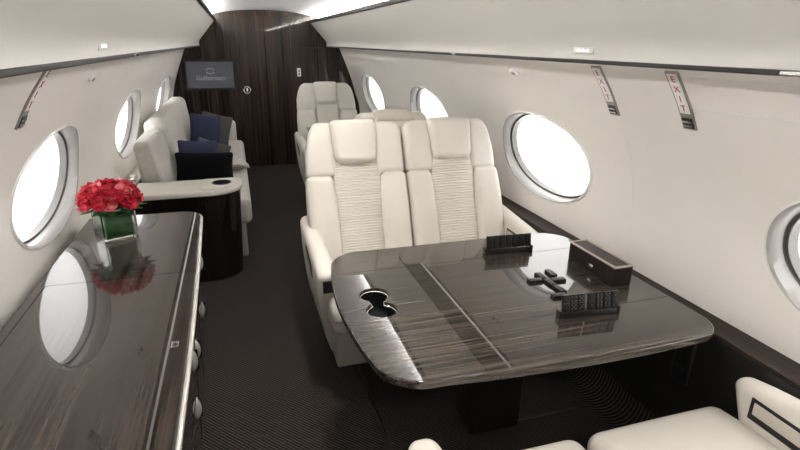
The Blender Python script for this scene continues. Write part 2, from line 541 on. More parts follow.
struct(mesh_obj('trim_7', seams, M['lip'], smooth=False))

# ------------------------------------------------------------------ exit signs, wall and bin lamps
def exit_sign(sg, yc, label):
    t = thing('exit_sign', label, 'exit sign', wall_p(sg, yc, 1.30))
    base = Vector(t.location)
    hw = .0265
    def grid(z0, z1, w0, w1, off, n=10):
        bm = bmesh.new(); rows = []
        for i in range(n+1):
            z = z0 + (z1-z0)*i/n
            rows.append([bm.verts.new(wall_p(sg, yc+a, z, off_)-base) for a, off_ in ((w0, -.002), (w0, off), (w1, off), (w1, -.002))])
        for i in range(n):
            for k in range(3): bm.faces.new([rows[i][k], rows[i][k+1], rows[i+1][k+1], rows[i+1][k]])
        bm.faces.new(rows[0]); bm.faces.new(rows[-1]); return bm
    mesh_obj('sign_frame', grid(1.256, 1.440, -hw, hw, .006), M['greym'], t, smooth=False)
    mesh_obj('sign_face', grid(1.310, 1.434, -hw+.006, hw-.006, .0075), M['white'], t, smooth=False)
    mesh_obj('lamp_unit', grid(1.262, 1.294, -hw+.006, hw-.006, .0085), M['black'], t, smooth=False)
    for z in (1.281, 1.267): mesh_obj('chrome_bar', grid(z, z+.005, -hw+.009, hw-.009, .011, 3), M['chrome'], t, smooth=False)
    ls = []
    for i, chh in enumerate('EXIT'):
        z = 1.418 - i*.0305
        tt, nn = wall_frame(sg, yc, z)
        xdir = Vector((0, -1, 0)) if sg > 0 else Vector((0, 1, 0))
        p = wall_p(sg, yc, z, .0082) - base
        mx = Matrix(((xdir.x, tt.x, nn.x, p.x), (xdir.y, tt.y, nn.y, p.y), (xdir.z, tt.z, nn.z, p.z), (0, 0, 0, 1)))
        b = text_mesh(chh, .033, mx); ls.append(b)
    mesh_obj('lettering', merge(ls), M['red'], t, smooth=False)
    return t
exit_sign(1, 1.738, 'red lettered EXIT sign on the right wall, the farther one, above the oval window')
exit_sign(1, 1.365, 'red lettered EXIT sign on the right wall, the nearer one, where the panel joints begin')
exit_sign(-1, 1.868, 'EXIT sign on the left wall above the sideboard window')

def wall_lamp(sg, y, z, label):
    t = thing('reading_light', label, 'reading light', wall_p(sg, y, z)); b0 = Vector(t.location)
    def ring(r1, r2, off): return [wall_p(sg, y+r1*math.cos(a), z+r2*math.sin(a), off)-b0 for a in np.linspace(0, 2*PI, 20, endpoint=False)]
    mesh_obj('housing', loft([ring(.05, .016, -.002), ring(.05, .016, .005), ring(.042, .012, .009)]), M['lip'], t)
    mesh_obj('lens', loft([ring(.020, .008, .0085), ring(.018, .007, .0105)]), M['ring'], t)
wall_lamp(1, 2.43, 1.381, 'small oval white reading light on the right wall behind the paired seats')
wall_lamp(-1, 2.60, 1.357, 'small oval white reading light on the left wall past the EXIT sign')
for sg, y, lab in ((-1, 1.76, 'row of three tiny lamps on the bin above the sideboard'), (1, 1.585, 'row of three tiny lamps on the bin above the dining table')):
    t = thing('spot_light', lab, 'spot light', (sg*.745, y, 1.495))
    mesh_obj('plate', rbox(.004, .055, .011, .003, m=2, k=2), M['bin'], t)
    for k in (-1, 0, 1):
        mesh_obj('lens', rbox(.0035, .008, .004, .002, m=1, k=2, c=(-sg*.003, k*.024, 0)), M['led'], t)
# chrome catches along the slot under the bins
for sg, y, lab in ((1, 2.70, 'chrome bin catch under the bin on the right, over the far EXIT sign side'), (1, .845, 'chrome bin catch under the bin at the right edge of the picture'),
                   (-1, 2.25, 'chrome bin catch under the bin above the sideboard')):
    mesh = rbox(.006, .028, .005, .003, m=1, k=2)
    tag(mesh_obj('bin_catch', mesh, M['chrome'], loc=(sg*.7355, y, 1.4605)), lab, 'catch')

# ------------------------------------------------------------------ bulkhead fittings
tv = thing('wall_screen', 'black framed screen with a faint wordmark on the dark bulkhead', 'screen', (-.655, Y1-.02, 1.13))
mesh_obj('bezel', box((-.282, -.012, -.172), (.282, .019, .172), .004), M['black'], tv, smooth=False)
sc_ = mesh_obj('display', box((-.262, -.0135, -.150), (.262, -.010, .150), .001), M['screen'], tv, smooth=False)
mx = Matrix.Translation((.0, -.0145, -.035)) @ Matrix.Rotation(PI/2, 4, 'X')
mesh_obj('wordmark', text_mesh('Gulfstream', .074, mx, .0004), M['screentext'], tv, smooth=False)
lg = bmesh.new()
for sgn in (-1, 1):
    tube([(sgn*.0+.045*math.cos(a)*(1 if sgn > 0 else 1), -.0147, .045+sgn*.006+.026*math.sin(a)*.9) for a in np.linspace(.25 if sgn > 0 else PI+.25, PI-.1 if sgn > 0 else 2*PI-.1, 12)], .0045, 6, False, lg)
mesh_obj('logo', lg, M['screentext'], tv)

sw = thing('switch_plate', 'white switch plate on the bulkhead above the lone far seat', 'switch', (.389, Y1-.004, 1.155))
mesh_obj('plate', box((-.024, -.006, -.05), (.024, .004, .05), .003), M['lip'], sw)
for z in (-.022, .014): mesh_obj('rocker', rbox(.010, .003, .012, .002, m=1, k=2, c=(0, -.007, z)), M['greym'], sw)

# ------------------------------------------------------------------ seats
def make_seat(name, label, loc, rz, arms, group=None, ribs=True, w=.542, rec=22., plain_leather=None, front=.42, woff=.034):
    """facing local -y; origin on the floor below the foot of the backrest.  arms: dict side -> kind"""
    L = plain_leather or M['leather']
    t = thing(name, label, 'seat', loc, rz, group)
    th = math.radians(rec); Z0 = .45
    def bk(u, n, v): return Vector((u, v*math.sin(th)-n*math.cos(th), Z0 + v*math.cos(th) + n*math.sin(th)))
    hw = w/2 - .003
    def part(nm, u0, u1, n0, n1, v0, v1, r, fn=None, m=6, k=4, par=t, mat=L):
        c = ((u0+u1)/2, (n0+n1)/2, (v0+v1)/2)
        def dfm(p, q):
            x = Vector((p.x+c[0], p.y+c[1], p.z+c[2]))
            if fn: x = fn(x, q)
            return bk(x.x, x.y, x.z)
        return mesh_obj(nm, rbox((u1-u0)/2, (n1-n0)/2, (v1-v0)/2, r, m=m, k=k, deform=dfm), mat, par)
    # rear shell, shoulders rounded
    def shell(x, q):
        s = abs(x.x)/hw
        if q[2] > 0: x.z -= .11*(max(0, s-.35)/.65)**2.6*max(0, q[2])
        x.y += .02*(1-q[0]**2)*(-1 if q[1] < 0 else 0)
        return x
    part('backrest_shell', -hw+.012, hw-.012, -.150, -.045, -.12, .705, .05, shell, m=10)
    for s in (-1, 1):
        def low(x, q, s=s):
            o_ = q[0]*s
            bulge = (1-q[2]**2)
            x.y += (.022*bulge*(1-o_*o_*.6) + .012*max(0, o_)) if q[1] > 0 else 0
            if o_ > 0: x.x += s*(.010 if s in arms else .0)*bulge*o_
            else: x.x += s*.014*(1-((q[2]+1)/2))*0 + s*.018*max(0, q[2])**2*(-o_)
            return x
        a, b = sorted((s*.113, s*hw))
        part('side_bolster', a, b, -.075, .014, -.03, .442, .034, low, m=8)
        def up(x, q, s=s):
            o_ = q[0]*s
            if q[2] > -1: x.z -= (.085 if s in arms else .030)*((max(0, o_+.25)/1.25)**3.)*(q[2]+1)/2
            x.x -= s*(.022 if (s in arms) else .0)*((q[2]+1)/2)**2*max(0, o_)
            x.y += .010*(1-q[2]**2)*(1 if q[1] > 0 else 0)
            return x
        a, b = sorted((s*.105, s*(hw-.002)))
        part('shoulder_bolster', a, b, -.085, .006,   .425, .722, .034, up, m=8)
    # centre panel
    if ribs:
        n_u, n_v = 10, 250
        bm = bmesh.new(); rows = []
        for j in range(n_v+1):
            v = -.03 + .565*j/n_v; row = []
            for i in range(n_u+1):
                q = -1 + 2*i/n_u
                n = .002 + .007*(1-q*q) + .0055*abs(math.sin(v/.0140*PI)) - (.012 if abs(q) > .99 else 0)
                row.append(bm.verts.new(bk(q*.120*(1-.04*math.cos(v*9)), n, v)))
            rows.append(row)
        for j in range(n_v):
            for i in range(n_u): bm.faces.new([rows[j][i], rows[j][i+1], rows[j+1][i+1], rows[j+1][i]])
        back = [[bm.verts.new(bk(s*.118, -.07, v)) for s in (-1, 1)] for v in (-.03, .535)]
        bm.faces.new([back[0][0], back[0][1], back[1][1], back[1][0]])
        mesh_obj('back_panel', bm, L, t)
    else:
        part('back_panel', -.116, .116, -.07, .008, -.03, .535, .02, None, m=6)
    def head(x, q):
        wd = 1 + .07*q[2]
        x.x *= wd
        x.y += .012*(1-q[0]**2)*(1 if q[1] > 0 else 0) - .020*max(0, q[2])**3*(1 if q[1] > 0 else 0)
        if q[2] < 0: x.z += .012*q[0]**4
        return x
    part('headrest', -.120, .120, -.100, .042, .492, .728, .032, head, m=8)
    # cushion
    def crown(p, q):
        p.z += .018*(1-q[0]**2)*(1-q[1]**2)*(1 if q[2] > 0 else 0)
        if q[1] < 0 and q[2] > 0: p.z -= .018*q[1]**4
        return p
    mesh_obj('seat_cushion', rbox(w/2-.008, .265, .075, .045, m=8, k=5, deform=crown, c=(0, -.245, .375)), L, t)
    mesh_obj('seat_base', box((-.215, -.30, .0), (.215, .12, .31), .012, k=3), L, t)
    # arms
    for s, kind in arms.items():
        th_, zt = (.043, .64) if kind == 'aisle' else (.036, .62)
        xo = s*(w/2 + (-.006 if kind == 'aisle' else woff))
        def arm(p, q, s=s, kind=kind, xo=xo):
            f = max(0., min(1., (q[2]+1)/2))     # 0 foot .. 1 top
            y0 = -.235 + (-front+.235)*f**.8; y1 = .14 + (.24-.14)*f
            z = .035 + (.575-.035)*f + .0*p.z
            y = y0 + (y1-y0)*(q[1]+1)/2
            if f > .5: z += .060*((q[1]+1)/2)*(f-.5)*2
            z += (p.z-(-.3+.6*f))*0
            x = xo + p.x
            if kind == 'aisle': x -= s*.085*(1-f)**2.2
            # round the top front
            z -= .02*max(0, -q[1])**4*f
            return Vector((x, y, z))
        a = mesh_obj('armrest', rbox(th_, .3, .3, .034, m=10, k=5, deform=arm), L, t)
        def face_x(z, y):   # outer face of the arm
            f = max(0, min(1, (z-.035)/(.54+.060*(y+front)/.66)))
            return xo - (s*.085*(1-f)**2.2 if kind == 'aisle' else 0)
        if kind == 'aisle':
            bm = bmesh.new(); q = []
            for off in (.030, th_+.004):
                for (y, z) in ((-.20, .455), (-.02, .492), (-.02, .558), (-.20, .520)):
                    q.append(bm.verts.new((face_x(z, y)+s*off, y, z)))
            for f in ((4, 5, 6, 7), (0, 1, 5, 4), (1, 2, 6, 5), (2, 3, 7, 6), (3, 0, 4, 7)): bm.faces.new([q[i] for i in f])
            pn = mesh_obj('control_panel', bm, M['black'], a, smooth=False)
            for k in range(3):
                y = -.16 + .05*k; z = .495 + .0103*k; bm = bmesh.new()
                rbox(.002, .015, .014, .002, m=1, k=2, c=(face_x(z, y)+s*(th_+.0045), y, z), bm=bm)
                mesh_obj('button', bm, M['greym'], pn)
            mesh_obj('latch', rbox(.022, .006, .030, .004, m=1, k=2, c=(xo, -front+.011, .50)), M['black'], a)
        else:
            xi = xo - s*th_
            fr = mesh_obj('pocket_frame', box((min(xi-s*.003, xi+s*.01), -front+.085, .468), (max(xi-s*.003, xi+s*.01), -.02, .540), .003), M['black'], a)
            mesh_obj('pocket_flap', box((min(xi-s*.006, xi+s*.01), -front+.098, .490), (max(xi-s*.006, xi+s*.01), -.03, .530), .003), M['leather2'], fr)
    return t

SX1, SX2 = .188, .732
g1 = 'paired cream seats behind the dining table'
make_seat('cabin_seat', 'cream seat with ribbed back behind the table, aisle side of the pair', (SX1, 2.47, 0), 0, {-1: 'aisle'}, g1)
make_seat('cabin_seat', 'cream seat with ribbed back behind the table, window side of the pair', (SX2, 2.47, 0), 0, {1: 'window'}, g1)
g2 = 'paired cream seats in front of the dining table'
make_seat('cabin_seat', 'cream seat cushion and arm at the bottom edge, aisle side, facing the table', (.235, .53, 0), PI, {1: 'aisle'}, g2, w=.510, rec=28, front=.50)
make_seat('cabin_seat', 'cream seat cushion with pocketed armrest in the bottom right corner, facing the table', (.757, .53, 0), PI, {-1: 'window'}, g2, w=.510, rec=28, front=.47, woff=.012)
make_seat('cabin_seat', 'lone cream armchair against the dark bulkhead, facing the camera', (.505, 5.30, 0), 0, {-1: 'aisle', 1: 'aisle'}, None, ribs=False, w=.62)
make_seat('cabin_seat', 'taupe cream seat turned away, only its headrest showing above the paired seats', (.515, 3.40, 0), PI, {-1: 'aisle', 1: 'aisle'}, None, ribs=False, plain_leather=plain('beige_leather', (.60, .55, .48), .45, bump=.1, bscale=500))

# small folding table between the two single seats
t = thing('folding_table', 'small dark folding table in front of the lone far seat', 'table', (.53, 5.22, 0))
mesh_obj('table_leaf', prism(rrect(-.27, -.13, -.03, .13, (.02,)*4, 4), .682, .70, .004), M['wood_x'], t)
mesh_obj('table_leaf', prism(rrect(-.02, -.13, .22, .13, (.02,)*4, 4), .682, .70, .004), M['wood_x'], t)
mesh_obj('support_arm', box((-.03, -.02, .665), (.555, .02, .684), .004), M['black'], t)

# ------------------------------------------------------------------ dining table
TZ = .68
dt = thing('dining_table', 'large glossy dark veneer dining table on a black pedestal', 'table', (0, 0, 0))
def bow(pts):
    out = []
    for x, y in pts:
        yy = (y-1.53)/.47
        if x < .40: x -= .062*(1-min(1, abs(yy))**2)*max(0, min(1, (.40-x)/.40))
        if y < 1.3: y -= .030*max(0, 1-((x-.62)/.55)**2) - .0
        out.append((x, y))
    return out
raw = rrect(-.062, 1.07, 1.012, 2.0, (.105, .095, .13, .10), 14)
dense = []
for i in range(len(raw)):
    a, b = Vector(raw[i]), Vector(raw[(i+1) % len(raw)])
    n = max(1, int((b-a).length/.05))
    for k in range(n): dense.append(tuple(a.lerp(b, k/n)))
top = mesh_obj('tabletop', prism(bow(dense), TZ-.027, TZ, .006), M['wood_x'], dt)
def eight(grow=0.):
    out = []
    c1, c2, r = Vector((.012, 1.590)), Vector((.010, 1.478)), .052+grow
    dy = (c1.y-c2.y)/2; a0 = math.asin(min(1, (dy-.012)/r))
    for a in np.linspace(-a0, PI+a0, 24): out.append((c1.x+r*math.cos(a), c1.y+r*math.sin(a)))
    for a in np.linspace(PI-a0, 2*PI+a0, 24): out.append((c2.x+r*math.cos(a), c2.y+r*math.sin(a)))
    return out
cutter = mesh_obj('cutter', prism(eight(), TZ-.1, TZ+.05), M['black'])
grooves = []
for y in (1.295, 1.79):
    grooves.append(mesh_obj('cutter', box((-.3, y-.0014, TZ-.004), (1.2, y+.0014, TZ+.01), .0002, k=1), M['black']))
cut(top, [cutter] + grooves)
flat_faces(top)
e8 = eight(.001)
well = bmesh.new()
rings = [[(x, y, TZ-.003) for x, y in e8], [(x, y, TZ-.075) for x, y in e8]]
loft(rings, cap=False, bm=well)
cen = Vector((sum(p[0] for p in e8)/len(e8), sum(p[1] for p in e8)/len(e8)))
well.faces.new([well.verts.new((x, y, TZ-.075)) for x, y in e8])
mesh_obj('cup_well', well, M['black'], dt, smooth=False)
mesh_obj('cup_rim', tube([(x, y, TZ-.012) for x, y in eight(-.003)], .0032, 6, True), M['chrome'], dt)
for s in (-1, 1): mesh_obj('cup_divider', rbox(.013, .010, .012, .006, m=1, k=3, c=(.011+s*.046, 1.534, TZ-.014)), M['chrome'], dt)
mesh_obj('pedestal', rbox(.115, .085, .318, .012, m=2, k=3, c=(.512, 1.63, .325),
         deform=lambda p, q: Vector((p.x*(1+.06*q[2]), p.y, p.z))), M['dark'], dt)
mesh_obj('slide_frame', box((.22, 1.30, TZ-.06), (.86, 1.86, TZ-.0265), .004), M['dark'], dt)

# ------------------------------------------------------------------ items on the table
bx = thing('storage_box', 'long dark brown box with pale edged lid on the window side of the table', 'box', (.904, 1.552, TZ))
mesh_obj('body', box((-.040, -.138, .001), (.040, .138, .070), .003), M['boxl'], bx)
mesh_obj('lid_edge', merge([box((-.0405, -.1385, .070), (-.034, .1385, .077), .001), box((.034, -.1385, .070), (.0405, .1385, .077), .001),
                           box((-.034, -.1385, .070), (.034, -.132, .077), .001), box((-.034, .132, .070), (.034, .1385, .077), .001)]), M['boxedge'], bx)
mesh_obj('lid_panel', box((-.035, -.133, .066), (.035, .133, .0735), .001), M['boxlid'], bx)
mesh_obj('clasp', rbox(.003, .012, .006, .002, m=1, k=2, c=(-.0415, -.01, .030)), M['chrome'], bx)

def pips(n, m):
    pos = {0: [], 1: [(0, 0)], 2: [(-1, -1), (1, 1)], 3: [(-1, -1), (0, 0), (1, 1)], 4: [(-1, -1), (1, 1), (-1, 1), (1, -1)],
           5: [(-1, -1), (1, 1), (-1, 1), (1, -1), (0, 0)], 6: [(-1, -1), (1, 1), (-1, 1), (1, -1), (-1, 0), (1, 0)]}
    return [(x*.0065, -.0135+y*.0065) for x, y in pos[n]] + [(x*.0065, .0135+y*.0065) for x, y in pos[m]]
def domino(label, mat, n, m, group, blank=False):
    """tile 27 x 55 x 10 mm, face up along local +z, long side local y"""
    t = thing('domino', label, 'domino', (0, 0, 0), 0, group)
    t.matrix_world = mat
    mesh_obj('tile_body', rbox(.0130, .0273, .005, .002, m=1, k=2, c=(0, 0, .005)), M['tile'], t)
    if not blank:
        bm = bmesh.new()
        for x, y in pips(n, m): disc((x, y, .0098), .0026, .0007, 8, bm)
        mesh_obj('pip', bm, M['pip'], t)
        mesh_obj('centre_line', box((-.010, -.0006, .0096), (.010, .0006, .0104), .0002, k=1), M['pip'], t, smooth=False)
    return t
def flat(x, y, ang): return Matrix.Translation((x, y, TZ)) @ Matrix.Rotation(ang, 4, 'Z')
gf = 'dominoes laid out flat in the middle of the table'
LAY = [(.654, 1.556, 0, 6, 4, 'domino laid flat at the far end of the three in a straight line'),
       (.657, 1.499, 0, 4, 5, 'domino laid flat in the middle of the three in a straight line'),
       (.660, 1.442, .02, 5, 3, 'domino laid flat at the near end of the three in a straight line'),
       (.612, 1.529, PI/2-.08, 2, 6, 'domino laid flat crosswise on the aisle side of the straight line'),
       (.700, 1.512, PI/2-.08, 6, 6, 'domino laid flat crosswise on the box side of the straight line'),
       (.707, 1.571, -.06, 6, 1, 'domino laid flat lengthwise on the box side beyond the crosswise one'),
       (.630, 1.398, PI/2-.10, 3, 3, 'domino laid flat crosswise at the near foot of the layout')]
for x, y, a, n, m, lab in LAY: domino(lab, flat(x, y, a), n, m, gf)

def rack(loc, rz, label, tiles, tl, gname, faced):
    t = thing('domino_rack', label, 'rack', loc, rz)
    mesh_obj('rack_bar', rbox(.108, .011, .0105, .002, m=1, k=2, c=(0, 0, .0105)), M['black'], t)
    for s in (-1, 1): mesh_obj('end_stop', rbox(.005, .013, .013, .002, m=1, k=2, c=(s*.104, 0, .013)), M['black'], t)
    base = Matrix.Translation(loc) @ Matrix.Rotation(rz, 4, 'Z')
    for i, (x, lab) in enumerate(zip(tiles, tl)):
        up = base @ Matrix.Translation((x, .004, .0215+.0275)) @ Matrix.Rotation(math.radians(80), 4, 'X')
        a, b = faced[i] if faced else (0, 0)
        domino(lab, up, a, b, gname, blank=faced is None)
ordw = ['first', 'second', 'third', 'fourth', 'fifth', 'sixth', 'seventh']
rack((.656, 1.82, TZ), -.065, 'black domino rack standing at the seat side of the table', [-.087+.029*i for i in range(7)],
     [f'domino standing blank side out in the far rack, {w} from the aisle' for w in ordw], 'dominoes standing in the rack by the paired seats', None)
rack((.650, 1.262, TZ), -.085, 'black domino rack standing at the near side of the table', [-.087, -.0595, -.032, .004, .0325, .061, .0895],
     [f'black domino standing in the near rack in front of the box, {w} from the aisle' for w in ordw], 'dominoes standing in the near rack',
     [(0, 0), (5, 4), (3, 5), (1, 0), (6, 6), (6, 5), (2, 1)])

# control panel low on the right-hand dado
cp = thing('control_panel', 'small framed control panel low on the black side panel under the table', 'control panel', (1.070, 1.235, .445))
mesh_obj('frame', rbox(.006, .038, .088, .004, m=1, k=2), M['frame'], cp)
mesh_obj('cover', rbox(.005, .034, .083, .003, m=1, k=2, c=(-.003, 0, 0)), M['black'], cp)
for z in (.045, -.03): mesh_obj('hinge', rbox(.003, .020, .006, .002, m=1, k=2, c=(-.008, .0, z)), M['slot'], cp)

# ------------------------------------------------------------------ sideboard along the left wall
CZ = .68
sb = thing('sideboard', 'long glossy dark veneer sideboard along the left wall', 'sideboard', (0, 0, 0))
def sb_in(y): return .032*(max(0, y-1.2)/1.5)**1.6
def sb_outline(x0, x1, y0, y1, r):
    raw_, out = rrect(x0, y0, x1, y1, (.005, .01, r, .005), 10), []
    for i in range(len(raw_)):
        a, b = Vector(raw_[i]), Vector(raw_[(i+1) % len(raw_)])
        n = max(1, int((b-a).length/.08))
        out += [a.lerp(b, k/n) for k in range(n)]
    return [(p.x - (sb_in(p.y) if p.x > -.85 else 0), p.y) for p in out]
tp = mesh_obj('worktop', prism(sb_outline(-1.135, -.583, -.2, 2.775, .095), CZ-.03, CZ, .006), M['wood_y'], sb)
gr = [mesh_obj('cutter', box((-1.10, 1.972, CZ-.004), (-.5, 1.975, CZ+.01), .0002, k=1), M['black']),
      mesh_obj('cutter', box((-1.1015, -.3, CZ-.004), (-1.0985, 1.9735, CZ+.01), .0002, k=1), M['black'])]
cut(tp, gr)
flat_faces(tp)
mesh_obj('edge_highlight', tube([(x - (sb_in(y) if x > -.85 else 0), y, CZ-.014) for x, y in [(-.580, -.18)] + [(-.580, y) for y in np.linspace(0, 2.68, 20)] + [(-.675+.095*math.cos(a), 2.68+.095*math.sin(a)) for a in np.linspace(.1, PI/2, 8)] + [(-1.0, 2.778)]], .0085, 8), M['pull_glint'], sb)  # reflected light along the glossy worktop edge, modelled as a pale strip
bd = prism(sb_outline(-1.075, -.605, -.19, 2.75, .08), .0, CZ-.03)
def taper(bm):
    for v in bm.verts:
        if v.co.x > -.8: v.co.x -= .030*(1-v.co.z/.65)**1.0
    return bm
sharp(mesh_obj('carcass', taper(bd), M['ebony'], sb), 30)
def pull(par, y, z):
    x = -.605 - .030*(1-z/.65) - sb_in(y)
    ring = lambda a, b, off: [(x+off, y+a*math.cos(q), z+b*math.sin(q)) for q in np.linspace(0, 2*PI, 20, endpoint=False)]
    h = mesh_obj('pull', loft([ring(.030*math.cos(t), .048*math.cos(t), -.004+.026*math.sin(t)) for t in np.linspace(0, 1.5, 8)]), M['pull_glint'], par)
    mesh_obj('grip', rbox(.013, .0018, .040, .0015, m=1, k=2, c=(x+.011, y, z)), M['black'], h)
for i, ya in enumerate((-.1, .52, 1.14, 1.80, 2.18)):
    yb = (.50, 1.12, 1.78, 2.16, 2.66)[i]
    for z0, z1 in ((.04, .31), (.33, .62)):
        def dr(p, q, z0=z0, z1=z1): return p
        bm = box((-.604, ya+.006, z0), (-.598, yb-.006, z1), .001, k=1)
        for v in bm.verts: v.co.x -= .030*(1-v.co.z/.65) + sb_in(v.co.y)
        df = mesh_obj('drawer', bm, M['ebony'], sb, smooth=False)
        yc = {3: 1.86, 4: 2.60, 2: 1.70, 1: .83, 0: .2}[i]
        if i == 3: continue
        pull(df, yc if z0 > .2 else {4: 2.47, 2: 1.70}.get(i, yc), .46 if z0 > .2 else .26)
    if i == 3: pull(df, 1.87, .40)
lt = mesh_obj('lid_latch', box((-.632, 1.425, CZ-.002), (-.612, 1.458, CZ+.0015), .001), M['chrome'], sb, smooth=False)
mesh_obj('keyhole', box((-.627, 1.432, CZ), (-.617, 1.446, CZ+.002), .0005), M['black'], lt, smooth=False)

# vase and flowers
VX, VY = -.952, 2.455
vs = thing('glass_vase', 'square clear glass vase holding red flowers on the sideboard', 'vase', (VX, VY, CZ), math.radians(28))
h = .071; H_ = .125
bm = bmesh.new()
o1 = rrect(-h, -h, h, h, (.006,)*4, 3); i1 = rrect(-h+.007, -h+.007, h-.007, h-.007, (.004,)*4, 3)
rr = [[(x, y, 0.0005) for x, y in o1], [(x, y, H_) for x, y in o1], [(x, y, H_) for x, y in i1], [(x, y, .018) for x, y in i1]]
mesh_obj('glass_wall', loft(rr, bm=bm), M['glass'], vs, smooth=False)
fb = thing('flower_bouquet', 'dome of red flowers with a green leaf wrap in the glass vase', 'flowers', (VX, VY, CZ+.02), math.radians(28))
lw = bmesh.new()
prism(rrect(-h+.012, -h+.012, h-.012, h-.012, (.012,)*4, 4), .0, .098, 0, lw)
mesh_obj('leaf_wrap', lw, M['leaf'], fb)
def blossom_mesh(seed):
    rnd = random.Random(seed); bm = bmesh.new()
    for ringi, (n, tilt, ln, wd) in enumerate(((4, .22, .020, .020), (6, .72, .027, .028), (7, 1.22, .030, .030))):
        for k in range(n):
            az = 2*PI*(k+.4*ringi)/n + rnd.uniform(-.2, .2); tl = tilt + rnd.uniform(-.15, .15)
            rot = Matrix.Rotation(az, 3, 'Z') @ Matrix.Rotation(tl, 3, 'Y')
            g = []
            for i in range(4):
                s = i/3
                wv = wd*.5*(math.sin(PI*(.15+.80*s)))*1.1
                g.append([bm.verts.new(rot @ Vector((.004+.010*math.sin(s*2.2)*1.0 + rnd.uniform(-.0015, .0015), q*wv, ln*s + .003*abs(q)*(-1 if s > .9 else 0) + rnd.uniform(-.001, .001)))) for q in (-1, 0, 1)])
            for i in range(3):
                for j in range(2): bm.faces.new([g[i][j], g[i+1][j], g[i+1][j+1], g[i][j+1]])
    for k in range(5):
        az = 2*PI*k/5; p = Vector((.004*math.cos(az), .004*math.sin(az), .018))
        tube([(p.x*.4, p.y*.4, .002), tuple(p)], .0012, 4, False, bm)
    me = bpy.data.meshes.new('blossom'); bm.to_mesh(me); bm.free()
    for p in me.polygons: p.use_smooth = True
    return me
bl = []
for i in range(6):
    me = blossom_mesh(i); me.materials.append(M['petal2'] if i == 5 else M['petal']); bl.append(me)
N = 32
for i in range(N):
    ph = i*2.39996; zc = 1 - 1.06*(i+.5)/N
    rr_ = math.sqrt(max(0, 1-zc*zc))
    d = Vector((rr_*math.cos(ph), rr_*math.sin(ph), zc))
    p = Vector((d.x*.108, d.y*.108, .158 + d.z*.066)) * 1.0
    o = bpy.data.objects.new('blossom', bl[5 if i % 6 == 4 else i % 5]); COL.objects.link(o); o.parent = fb
    o.location = p*1 + Vector((random.uniform(-.006, .006), random.uniform(-.006, .006), random.uniform(-.006, .006)))
    o.rotation_euler = (d + Vector((0, 0, .25))).to_track_quat('Z', 'Y').to_euler()
    s = random.uniform(1.15, 1.4); o.scale = (s, s, s)
core = bmesh.new(); bmesh.ops.create_uvsphere(core, u_segments=20, v_segments=12, radius=1)
for v in core.verts: v.co = Vector((v.co.x*.104, v.co.y*.104, .162+v.co.z*.052))
mesh_obj('flower_core', core, M['leaf'], fb)
lv = bmesh.new()
for k in range(12):
    a = 2*PI*k/12+.2; r0 = .108
    c = Vector((r0*math.cos(a), r0*math.sin(a), .122)); t_ = Vector((-math.sin(a), math.cos(a), 0)); d = Vector((math.cos(a), math.sin(a), -.1))
    q = [c - d*.04, c + t_*.018, c + d*.035, c - t_*.018]
    lv.faces.new([lv.verts.new(x) for x in q])
mesh_obj('leaf', lv, M['leaf'], fb)

# ------------------------------------------------------------------ end cabinet between sideboard and sofa
ec = thing('end_cabinet', 'black cabinet with cream top at the near end of the sofa', 'cabinet', (0, 0, 0))
ETZ = .62
eo = lambda g=0, r=.19: rrect(-1.06, 3.375-g, -.412+g, 3.70, (.01, r, .04, .01), 12)
sharp(mesh_obj('body', taper(prism(eo(), 0, ETZ-.035)), M['ebony'], ec), 30)
mesh_obj('cream_top', prism(eo(.012, .20), ETZ-.035, ETZ, .010), M['leather'], ec)
c_ = mesh_obj('cup_plate', prism(rrect(-.665, 3.40, -.415, 3.685, (.03, .17, .05, .03), 8), ETZ-.001, ETZ+.004, .002), M['leather'], ec)
mesh_obj('cup_hole', disc((-.53, 3.56, ETZ+.0035), .058, .0016, 24), M['blackc'], ec)
mesh_obj('cup_ring', tube([(-.53+.059*math.cos(a), 3.56+.059*math.sin(a), ETZ+.005) for a in np.linspace(0, 2*PI, 28, endpoint=False)], .004, 6, True), M['black'], ec)

# ------------------------------------------------------------------ sofa
sf = thing('sofa', 'pale long sofa along the left wall under the small windows', 'sofa', (0, 0, 0))
SY0, SY1 = 3.74, 6.30
mesh_obj('base', box((-1.0, SY0, .0), (-.40, SY1+.2, .26), .02, k=3), M['valance'], sf)
def soft(p, q):
    p.z += .014*(1-q[0]**2)*(1-q[1]**4)*(1 if q[2] > 0 else 0); return p
mesh_obj('seat_cushion', rbox(.345, .62, .095, .05, m=8, k=5, c=(-.695, 4.365, .345), deform=soft), M['fabric'], sf)
mesh_obj('seat_cushion', rbox(.345, .64, .095, .05, m=8, k=5, c=(-.695, 5.635, .345), deform=soft), M['fabric'], sf)
def lean(top_x, bot_x, zt, zb, th0, th1):
    def f(p, q):
        k = (q[2]+1)/2
        x = bot_x + (top_x-bot_x)*k + q[0]*(th0 + (th1-th0)*k)
        return Vector((x, p.y, p.z))
    return f
mesh_obj('back_cushion', rbox(.1, .30, .25, .045, m=8, k=5, c=(0, 4.065, .625),
         deform=lean(-1.015, -.945, 0, 0, .09, .062)), M['fabric'], sf)
mesh_obj('back_cushion', rbox(.1, .98, .28, .06, m=8, k=5, c=(0, 5.33, .655),
         deform=lean(-1.01, -.955, 0, 0, .10, .08)), M['fabric'], sf)
mesh_obj('neck_roll', rbox(.085, .085, .20, .08, m=6, k=6, c=(-.985, 4.42, .76)), M['fabric'], sf)
mesh_obj('far_arm', rbox(.30, .075, .20, .06, m=4, k=5, c=(-.72, 6.375, .46)), M['leather'], sf)

